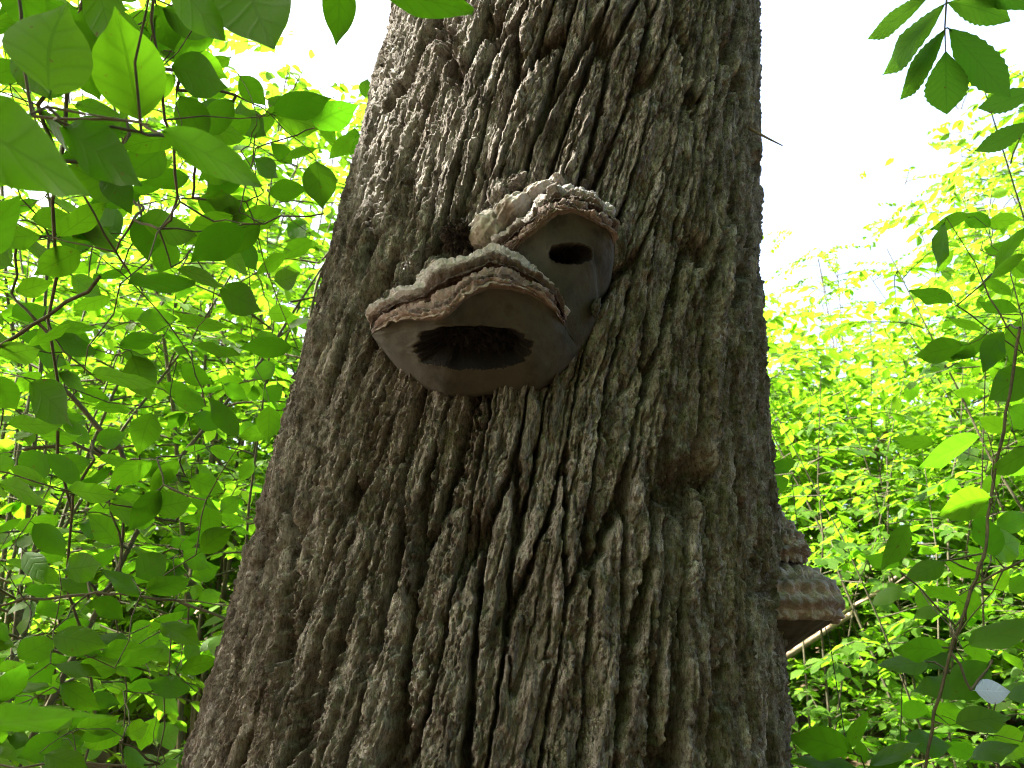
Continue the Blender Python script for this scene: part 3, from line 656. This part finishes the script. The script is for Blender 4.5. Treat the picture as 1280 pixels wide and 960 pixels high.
stem = [RROOT, RROOT+[0, 0, .6], P(1150, 1010, 1.1), P(1157, 960, 1.1), P(1167, 891, 1.1), P(1188, 815, 1.1), P(1205, 767, 1.1), P(1221, 723, 1.1), P(1233, 681, 1.1), P(1238, 630, 1.12), P(1250, 560, 1.12), P(1262, 495, 1.12), P(1275, 410, 1.12)]
network((stem, .0022), [([P(1195, 783, 1.1), P(1148, 733, 1.1), P(1126, 716, 1.1)], .0013), ([P(1217, 730, 1.1), P(1250, 714, 1.1), P(1285, 697, 1.1)], .0016)], bases, RROOT, 'stem', M['twig'], right, .0002, .0018)

# ---- low herb at the foot of the picture, right of the trunk
HROOT = np.array([.58, 1.45, float(ground_z(.58, 1.45))])
herb = thing('broadleaf_herb', HROOT, 'bright green tall broadleaf plant beside the trunk at the bottom right', 'plant'); bases = []
for i, h in enumerate([(1066,942,980,912,36),(1062,935,1083,886,22),(1088,958,1152,924,18),(1080,955,1072,922,16),(1070,960,990,945,26),(1085,965,1130,950,18),(1075,970,1020,985,26),(995,576,953,590,20),(985,600,950,615,26)]):
    b, a, n, L, d = photo_leaf(*h, L=.11 if i < 7 else .05, dist=1.25 if i < 7 else 1.75, ratio=.45); put_leaf(LEAFR[(i*4+1) % 6], b, a, n, L, herb, HROOT, wscale=.8); bases.append(b-a*L*.12)
network(([HROOT, HROOT+[.01, .02, .7], P(1080, 990, 1.25), P(1076, 962, 1.25)], .003), [], bases, HROOT, 'stem', M['twig'], herb)

# ---- compound leaves hanging into the top right corner
AROOT = np.array([2.3, .9, float(ground_z(2.3, .9))])
ash = thing('walnut_sapling', AROOT, 'sapling whose large feathered leaf hangs into the top right corner', 'sapling')
d = 1.0
rach = Tubes(); rr = [P(1196, -90, d), P(1187, -30, d), P(1183, 2, d), P(1181, 36, d), P(1182, 64, d)]; rach.add(rr, [.0016, .0013, .0011, .0009, .0006])
cl = obj('compound_leaf', rach.build('compound_leaf', M['twig'], AROOT), ash)
for i, (h, me) in enumerate([((1160,-5,1079,46,25),0),((1180,6,1091,90,31),1),((1181,37,1109,122,28),2),((1182,64,1183,140,55),'t'),((1186,36,1268,114,40),3),((1185,3,1256,24,30),1),((1188,-32,1285,2,34),2),((1187,-35,1110,-10,30),0)]):
    b, a, n, L, _ = photo_leaf(*h, dist=d, ratio=.62 if me == 't' else .38); put_leaf(TIPLET if me == 't' else LEAFLET[me], b, a, n, L, cl, AROOT, 'leaflet')
rach = Tubes(); r2 = [P(1330, 60, 1.05), P(1305, 95, 1.05), P(1293, 130, 1.05), P(1288, 160, 1.05)]; rach.add(r2, [.0014, .0012, .001, .0007])
cl = obj('compound_leaf', rach.build('compound_leaf', M['twig'], AROOT), ash)
for i, h in enumerate([(1296,112,1226,134,40),(1290,152,1221,188,36),(1300,100,1330,170,36)]):
    b, a, n, L, _ = photo_leaf(*h, dist=1.05, ratio=.38); put_leaf(LEAFLET[i], b, a, n, L, cl, AROOT, 'leaflet')
T = Tubes(); up = AROOT+[0, 0, 2.6]
T.add([AROOT-[0, 0, .05], AROOT+[.03, .02, 1.2], up, up+[-.3, .05, .35]], [.014, .011, .008, .005], 8)
T.add([up+[-.3, .05, .35], (up+rr[0])/2+[0, 0, .35], rr[0]+[0, 0, .0]], [.005, .0035, .0018]); T.add([up, (up+r2[0])/2+[0, 0, .12], r2[0]], [.004, .003, .0016])
obj('stem', T.build('stem', M['twig'], AROOT), ash)

# ------------------------------------------------------------------ shrubs and trees behind
SPOT = [trunk_hit(x, y, 0.0) for x, y in ((520, 40), (508, 85), (610, 30), (630, 70))]
def sungap(p, rad=.10):
    keep = np.ones(len(p), bool)
    for s in SPOT:
        q = p - s; t = q @ SUN_DIR; keep &= np.linalg.norm(q - t[:, None]*SUN_DIR, axis=1) > rad
    return keep
def in_gap(p, soft=0):
    """open sky seen past the trunk, and the trunk itself in front"""
    X, Y, Z = proj(p)
    el = np.interp(Y, [e[0] for e in EL], [e[1] for e in EL]); er = np.interp(Y, [e[0] for e in ER], [e[1] for e in ER])
    infr = (Z > 0)
    tr_ = infr & (X > el-6) & (X < er+8) & (p[..., 1] < 1.7)
    wob = 40*noise2(X/45, Y/45, 7)+20*noise2(X/15, Y/15, 9)
    gl = infr & (X > 352+wob*.8+Y*.35) & (X < 560) & (Y < 104+wob*.5)
    gr = infr & (X > 900) & (X < 1080+wob+.25*np.maximum(0, Y-120)*0) & (Y < 285+wob*.8+(X-945)*.10) & (Y > -400)
    gr2 = infr & (X > 1060) & (X < 1150+wob*1.5) & (Y < 215+wob)
    dl = np.abs((Y-838)+(X-965)*.66)                 # a gap in the leaves where the pale dead branches show
    clr = infr & (Z < 5.7) & (Z > 1.8) & (X > 950) & (X < 1090) & (dl < 20+wob*.25)
    return tr_ | gl | gr | gr2 | clr
def grow(base, height, rg, nst=4, spread=.5, leaf=.08, step=.07, bl=.45, start=.25, droop=.25, nb=9, flat=.25):
    tubes = []; pos = []; axs = []; nor = []; ln = []
    for s in range(nst):
        az = rg.uniform(0, 2*math.pi); out = spread*height*rg.uniform(.4, 1)
        k = np.linspace(0, 1, 9); H = height*rg.uniform(.75, 1.05)
        st = base + np.stack([math.cos(az)*out*k**1.6, math.sin(az)*out*k**1.6, H*k], -1) + np.cumsum(rg.normal(0, .012*height, (9, 3)), 0)*[[1, 1, .3]]
        st[0] = base
        r0 = .0055*height*rg.uniform(.6, 1); tubes.append((st, r0*(1-.85*k)+.001))
        for j in range(nb):
            f = start + (1-start)*(j+rg.uniform(0, 1))/nb
            i = min(7, int(f*8)); p0 = st[i] + (st[i+1]-st[i])*(f*8-i)
            a2 = az + j*2.4 + rg.uniform(-.5, .5); L = bl*height*(1.05-.75*f)*rg.uniform(.6, 1.15); L = max(L, .12*height)
            ns = max(4, int(L/step)); q = np.linspace(0, 1, ns)
            d = np.array([math.cos(a2), math.sin(a2), 0]); up = rg.uniform(.1, .5)
            br = p0 + d*(L*q)[:, None] + np.array([0, 0, 1])*((up*q - droop*1.6*q*q)*L)[:, None] + np.cumsum(rg.normal(0, .008, (ns, 3)), 0)
            tubes.append((br, .004*height*.35*(1-.8*q)+.0007))
            t = nrm(np.gradient(br, axis=0)); sd = np.cross(t, [0, 0, 1.0])
            for w in (-1, 1):
                m = q > .12
                pos.append(br[m]); ang = rg.uniform(.5, 1.1, m.sum())[:, None]
                axs.append(t[m]*np.cos(ang) + w*sd[m]*np.sin(ang) + rg.normal(0, .18, (m.sum(), 3)) - [0, 0, .18])
                nor.append(np.array([0, 0, 1.]) + rg.normal(0, flat, (m.sum(), 3))); ln.append(leaf*rg.uniform(.6, 1.15, m.sum()))
            pos.append(br[-1:]); axs.append(t[-1:]); nor.append(np.array([[0, 0, 1.]])+rg.normal(0, flat, (1, 3))); ln.append(np.array([leaf]))
    return tubes, np.concatenate(pos), nrm(np.concatenate(axs)), np.concatenate(nor), np.concatenate(ln)
def cloud(name, pos, axs, nor, ln, mat, org, width=.56, rg=RNG, fine=False):
    y = nrm(axs); z = nrm(nor - (nor*y).sum(-1, keepdims=True)*y); x = np.cross(y, z)
    if not fine:                                     # a leaf folded along its midrib, four triangles
        tx = np.array([0, -.42, -.40, 0, .40, .42])*width*1.1; ty = np.array([0, .28, .64, 1.0, .64, .28]); tzv = np.array([0, .06, .03, -.10, .03, .06])
        n = len(pos); v = pos[:, None] + ln[:, None, None]*(tx[None, :, None]*x[:, None]+ty[None, :, None]*y[:, None]+tzv[None, :, None]*z[:, None])
        qd = (np.array([[0, 3, 2, 1], [0, 5, 4, 3]])[None]+np.arange(n)[:, None, None]*6).reshape(-1, 4)
        return mesh(name, v.reshape(-1, 3)-org, qd, mat, smooth=False, attrs={'rnd': np.repeat(rg.random(n), 6)})
    tx = np.array([0, -.40, 0, .40, -.46, 0, .46, 0])*width*1.05; ty = np.array([0, .28, .3, .28, .62, .64, .62, 1.0]); tzv = np.array([0, .05, 0, .05, .03, -.03, .03, -.12])
    n = len(pos); v = pos[:, None] + ln[:, None, None]*(tx[None, :, None]*x[:, None]+ty[None, :, None]*y[:, None]+tzv[None, :, None]*z[:, None])
    o8 = np.arange(n)[:, None, None]*8
    tri = (np.array([[0, 2, 1], [0, 3, 2], [4, 5, 7], [5, 6, 7]])[None]+o8).reshape(-1, 3); qd = (np.array([[1, 2, 5, 4], [2, 3, 6, 5]])[None]+o8).reshape(-1, 4)
    return mesh(name, v.reshape(-1, 3)-org, [tri, qd], mat, smooth=False, attrs={'rnd': np.repeat(rg.random(n), 8)})
def plant(name, base, height, label, cat, group, seed, single=0, mat='leaf_bg', stemname='stems', stemmat='twig', **k):
    rg = np.random.default_rng(seed); base = np.array([base[0], base[1], float(ground_z(base[0], base[1]))-.02])
    tubes, pos, axs, nor, ln = grow(base, height, rg, **k)
    ok = ~in_gap(pos); ok &= ~in_gap(pos+axs*ln[:, None])
    ok &= np.linalg.norm(pos-CAM, axis=1) > .9; ok &= sungap(pos, .13)
    pos, axs, nor, ln = pos[ok], axs[ok], nor[ok], ln[ok]
    root = thing(name, base, label, cat, group)
    T = Tubes()
    for p, r in tubes:
        g = in_gap(p); c = int(np.argmax(g)) if g.any() else len(p)
        if c >= 2:
            ix = np.unique(np.linspace(0, c-1, max(3, min(c, 7))).astype(int)); T.add(p[ix], np.asarray(r)[ix]*.75, 4)
    obj(stemname, T.build(stemname, M[stemmat], base), root)
    if single:
        X, Y, Z = proj(pos); vis = (Z > 0) & (X > -60) & (X < 1340) & (Y > -60) & (Y < 1020)
        size = np.where(vis, ln/np.maximum(Z, .1), 0); order = np.argsort(-size)[:single]
        pick = np.zeros(len(pos), bool); pick[order] = True; pick &= vis
        for i in np.where(pick)[0]: put_leaf(LEAFB[i % 5], pos[i], axs[i], nor[i], ln[i], root, base)
        pos, axs, nor, ln = pos[~pick], axs[~pick], nor[~pick], ln[~pick]
    if len(pos): tag(obj('foliage', cloud('foliage', pos, axs, nor, ln, M[mat], base, rg=rg, fine=single > 0), root), kind='stuff')
    return root
ORD = ['nearest', 'second', 'third', 'fourth', 'fifth', 'sixth', 'seventh', 'eighth', 'ninth', 'tenth', 'eleventh', 'twelfth', 'thirteenth', 'fourteenth', 'fifteenth', 'sixteenth', 'seventeenth', 'eighteenth', 'nineteenth', 'twentieth', 'farthest but one', 'farthest']
def row_of(spots, name, text, cat, group, seed, **k):
    """plants in a row, labelled by how far from the trunk they show in the photo"""
    x0 = 640 if spots[0][0] < 0 else 960
    order = sorted(range(len(spots)), key=lambda i: abs(spots[i][0]/spots[i][1]))
    for n, i in enumerate(order):
        x, y, h = spots[i]
        plant(name, (x, y), h, text % (ORD[n] + (' to' if n == 0 else ' from')), cat, group, seed+i, **k)
row_of([(-1.6, 2.6, 4.2), (-.98, 3.0, 2.7), (-2.3, 3.4, 5.0), (-1.7, 4.6, 6.2), (-2.9, 4.4, 6.0), (-.75, 4.4, 3.0), (-2.0, 5.4, 5.6)], 'understorey_shrub', 'leafy shrub behind the nearest one, %s the trunk on its left', 'shrub', 'shrubs close behind at left', 20, single=240, mat='leaf_bg', nst=4, nb=18, leaf=.09, spread=.32, bl=.32, step=.06)
row_of([(2.0, 3.6, 2.6), (2.9, 4.2, 4.2), (1.75, 4.8, 2.7), (2.6, 5.4, 3.6)], 'understorey_shrub', 'sunlit shrub behind the sapling, %s the trunk on its right', 'shrub', 'shrubs close behind at right', 40, single=240, nst=5, nb=16, leaf=.09, spread=.34, bl=.36, step=.06, start=.08)
rg = np.random.default_rng(700)
row_of([(y*f, y, h) for y, f, h in zip(rg.uniform(5.6, 12.5, 20), np.linspace(.26, .86, 20), rg.uniform(3.0, 4.2, 20)+np.linspace(0, 1.6, 20))], 'slope_shrub', 'sunlit yellow-green shrub on the slope, %s the trunk on its right', 'shrub', 'sunlit shrubs on the slope at right', 800, nst=5, nb=24, leaf=.135, spread=.36, bl=.36, start=.06, step=.072)
row_of([(-y*f, y, h) for y, f, h in zip(rg.uniform(5.6, 12.5, 20), np.linspace(.10, .86, 20), rg.uniform(3.4, 4.8, 20))], 'slope_shrub', 'sunlit yellow-green shrub on the slope, %s the trunk on its left', 'shrub', 'sunlit shrubs on the slope at left', 850, nst=5, nb=22, leaf=.13, spread=.36, bl=.36, start=.08, step=.078)
TR = dict(stemname='trunk', stemmat='treebark', nst=3, nb=29, leaf=.17, step=.09, spread=.10, bl=.30, start=.15, flat=.5)
row_of([(-6.6, 11, 8.5), (-2.9, 9.0, 9.0), (-4.1, 7.0, 8.8), (-2.4, 6.6, 7.6), (-5.6, 8.4, 9.0), (-10, 20, 11), (-5, 22, 12), (-1, 20, 9), (-17, 18, 14)], 'young_tree', 'slender young tree beyond the shrubs, %s the trunk on its left', 'tree', 'young trees beyond the shrubs at left', 1200, **TR)
row_of([(6.0, 8.0, 8.0), (4.6, 6.8, 5.6), (8.8, 12, 10.5), (5.6, 15, 7.0), (11, 16, 12), (4.2, 17, 6.0), (10, 22, 13), (7, 24, 9), (3.5, 24, 8), (15, 22, 14)], 'young_tree', 'slender young tree beyond the shrubs, %s the trunk on its right', 'tree', 'young trees beyond the shrubs at right', 1230, **TR)

# ---- canopy that shades the trunk: the big tree's own crown, and an unseen tree added at left, gaps cut for the sun
def crown(root, org, ctr, rx, ry, rz, n, leaf, seed, keep):
    rg = np.random.default_rng(seed)
    d = nrm(rg.normal(0, 1, (n, 3)))*np.cbrt(rg.uniform(.05, 1, n))[:, None]; p = ctr + d*[rx, ry, rz]
    cl = noise2(p[:, 0]*.9+p[:, 2]*.4, p[:, 1]*.9+p[:, 2]*.5, seed) ; p = p[cl > -.35]; p = p[keep(p)]
    a = nrm(rg.normal(0, 1, p.shape)*[1, 1, .4]); nn = np.array([0, 0, 1.])+rg.normal(0, .45, p.shape)
    tag(obj('crown', cloud('crown', p, a, nn, leaf*rg.uniform(.7, 1.2, len(p)), M['leaf_bg'], org, rg=rg), root), kind='stuff')
def outside(p):
    X, Y, Z = proj(p); return ~((Z > 0) & (X > -120) & (X < 1400) & (Y > -60))
crown(big, TREE_LOC, np.array([.4, 1.2, 10.5]), 5.5, 5.0, 3.2, 14000, .21, 77, lambda p: outside(p) & sungap(p, .26))
T = Tubes(); rg = np.random.default_rng(3)
for k in range(9):
    z0 = rg.uniform(7.2, 10.2); a = k*2.4; L = rg.uniform(2.5, 4.5); q = np.linspace(0, 1, 7)
    c = np.array([float(axis_x(z0)), YC, z0]); T.add(c + np.stack([np.cos(a)*L*q, np.sin(a)*L*q, L*.5*q-.1*L*q*q], -1)+np.cumsum(rg.normal(0, .05, (7, 3)), 0), .10*(1-.85*q)+.01, 8)
obj('boughs', T.build('boughs', M['treebark'], TREE_LOC), big)
NB = np.array([-5.2, -.6, float(ground_z(-5.2, -.6))-.05])  # unseen tree, added so its crown shades the trunk
nb_ = thing('added_shade_tree', NB, 'unseen broad leafy tree added to shade the big trunk from the left', 'tree')
T = Tubes(); q = np.linspace(0, 1, 10); T.add(NB + np.stack([.3*q, .1*np.sin(q*4), 9*q], -1), .17*(1-.8*q)+.02, 10)
for k in range(10):
    z0 = rg.uniform(2.8, 7.5); a = k*2.4; L = rg.uniform(1.5, 2.8); qq = np.linspace(0, 1, 6)
    T.add(NB + [.3*z0/9, 0, z0] + np.stack([np.cos(a)*L*qq, np.sin(a)*L*qq, L*.45*qq], -1), .045*(1-.85*qq)+.006, 6)
obj('trunk', T.build('trunk', M['treebark'], NB), nb_)
crown(nb_, NB, NB+[.9, 1.4, 6.0], 3.0, 2.0, 3.3, 15000, .15, 88, lambda p: outside(p) & sungap(p, .24))

# unseen trees added behind the photographer to block skylight on the trunk front
for i, (x, y, r, lab) in enumerate([(-2.6, -4.2, 2.6, 'unseen leafy tree added behind the photographer on the left hand'), (.6, -4.6, 2.8, 'unseen leafy tree added straight behind the photographer'), (4.2, -3.2, 2.8, 'unseen leafy tree added behind the photographer on the right hand')]):
    b0 = np.array([x, y, float(ground_z(x, y))-.05]); t = thing('added_shade_tree', b0, lab, 'tree', 'unseen trees added behind the photographer')
    T = Tubes(); q = np.linspace(0, 1, 9); T.add(b0+np.stack([.2*q, .1*q, 7*q], -1), .13*(1-.8*q)+.015, 9); obj('trunk', T.build('trunk', M['treebark'], b0), t)
    crown(t, b0, b0+[0, 0, 4.6], r*1.1, r*.8, 4.4, 7500, .29, 90+i, outside)
# ------------------------------------------------------------------ forest floor: litter and fallen branches
def litter():
    rg = np.random.default_rng(8); n = 6000; y = rg.uniform(2.5, 15, n); x = y*rg.uniform(-.95, .95, n)
    p = np.stack([x, y, ground_z(x, y)+.012], -1); a = nrm(rg.normal(0, 1, (n, 3))*[1, 1, .25]); nn = np.array([0, 0, 1.])+rg.normal(0, .35, (n, 3))
    tag(obj('fallen_leaves', cloud('fallen_leaves', p, a, nn, rg.uniform(.06, .12, n), M['litter'], np.zeros(3), rg=rg)), 'brown fallen leaves scattered over the forest floor', 'leaf litter', kind='stuff')
litter()
def ground_hit(px, py):
    d = ray(px, py); ts = np.linspace(1.5, 40, 4000); q = CAM+ts[:, None]*d
    k = np.argmax(q[:, 2] < ground_z(q[:, 0], q[:, 1])); return q[k] if k else CAM + d*9*np.array([1, 1, 0]) + [0, 0, float(ground_z(*(CAM+d*9)[:2]))-CAM[2]]
def leaning(foot, tip, depth, r, label, seed):
    """a dead branch resting with its foot on the slope and its tip in the shrubs"""
    a = ground_hit(*foot); b = P(tip[0], tip[1], depth)
    q = np.linspace(0, 1, 14); pts = a+(b-a)*q[:, None]+np.cumsum(np.random.default_rng(seed).normal(0, .010, (14, 3)), 0)*np.minimum(q, 1)[:, None]
    pts[0, 2] -= .03
    T = Tubes(); T.add(pts, r*(1-.45*q), 9)
    for k in (6, 9, 11): d = (pts[k]-pts[k-1])*1.6+np.random.default_rng(seed+k).normal(0, .10, 3); T.add([pts[k], pts[k]+d*.5, pts[k]+d+[0, 0, .05]], [r*.4, r*.3, r*.12], 6)
    tag(obj('dead_branch', T.build('dead_branch', M['deadwood'], a), None, Vector(a)), label, 'branch', 'dead branches leaning on the slope')
leaning((640, 1052), (1072, 768), 5.3, .034, 'thick pale dead branch below the bracket fungus on the trunk edge', 1)
leaning((650, 1022), (1136, 726), 5.5, .020, 'long thin pale dead branch rising past the right bracket fungus', 2)
leaning((960, 745), (1108, 545), 6.2, .040, 'leaning brown dead pole among the sunlit shrubs at right', 3)
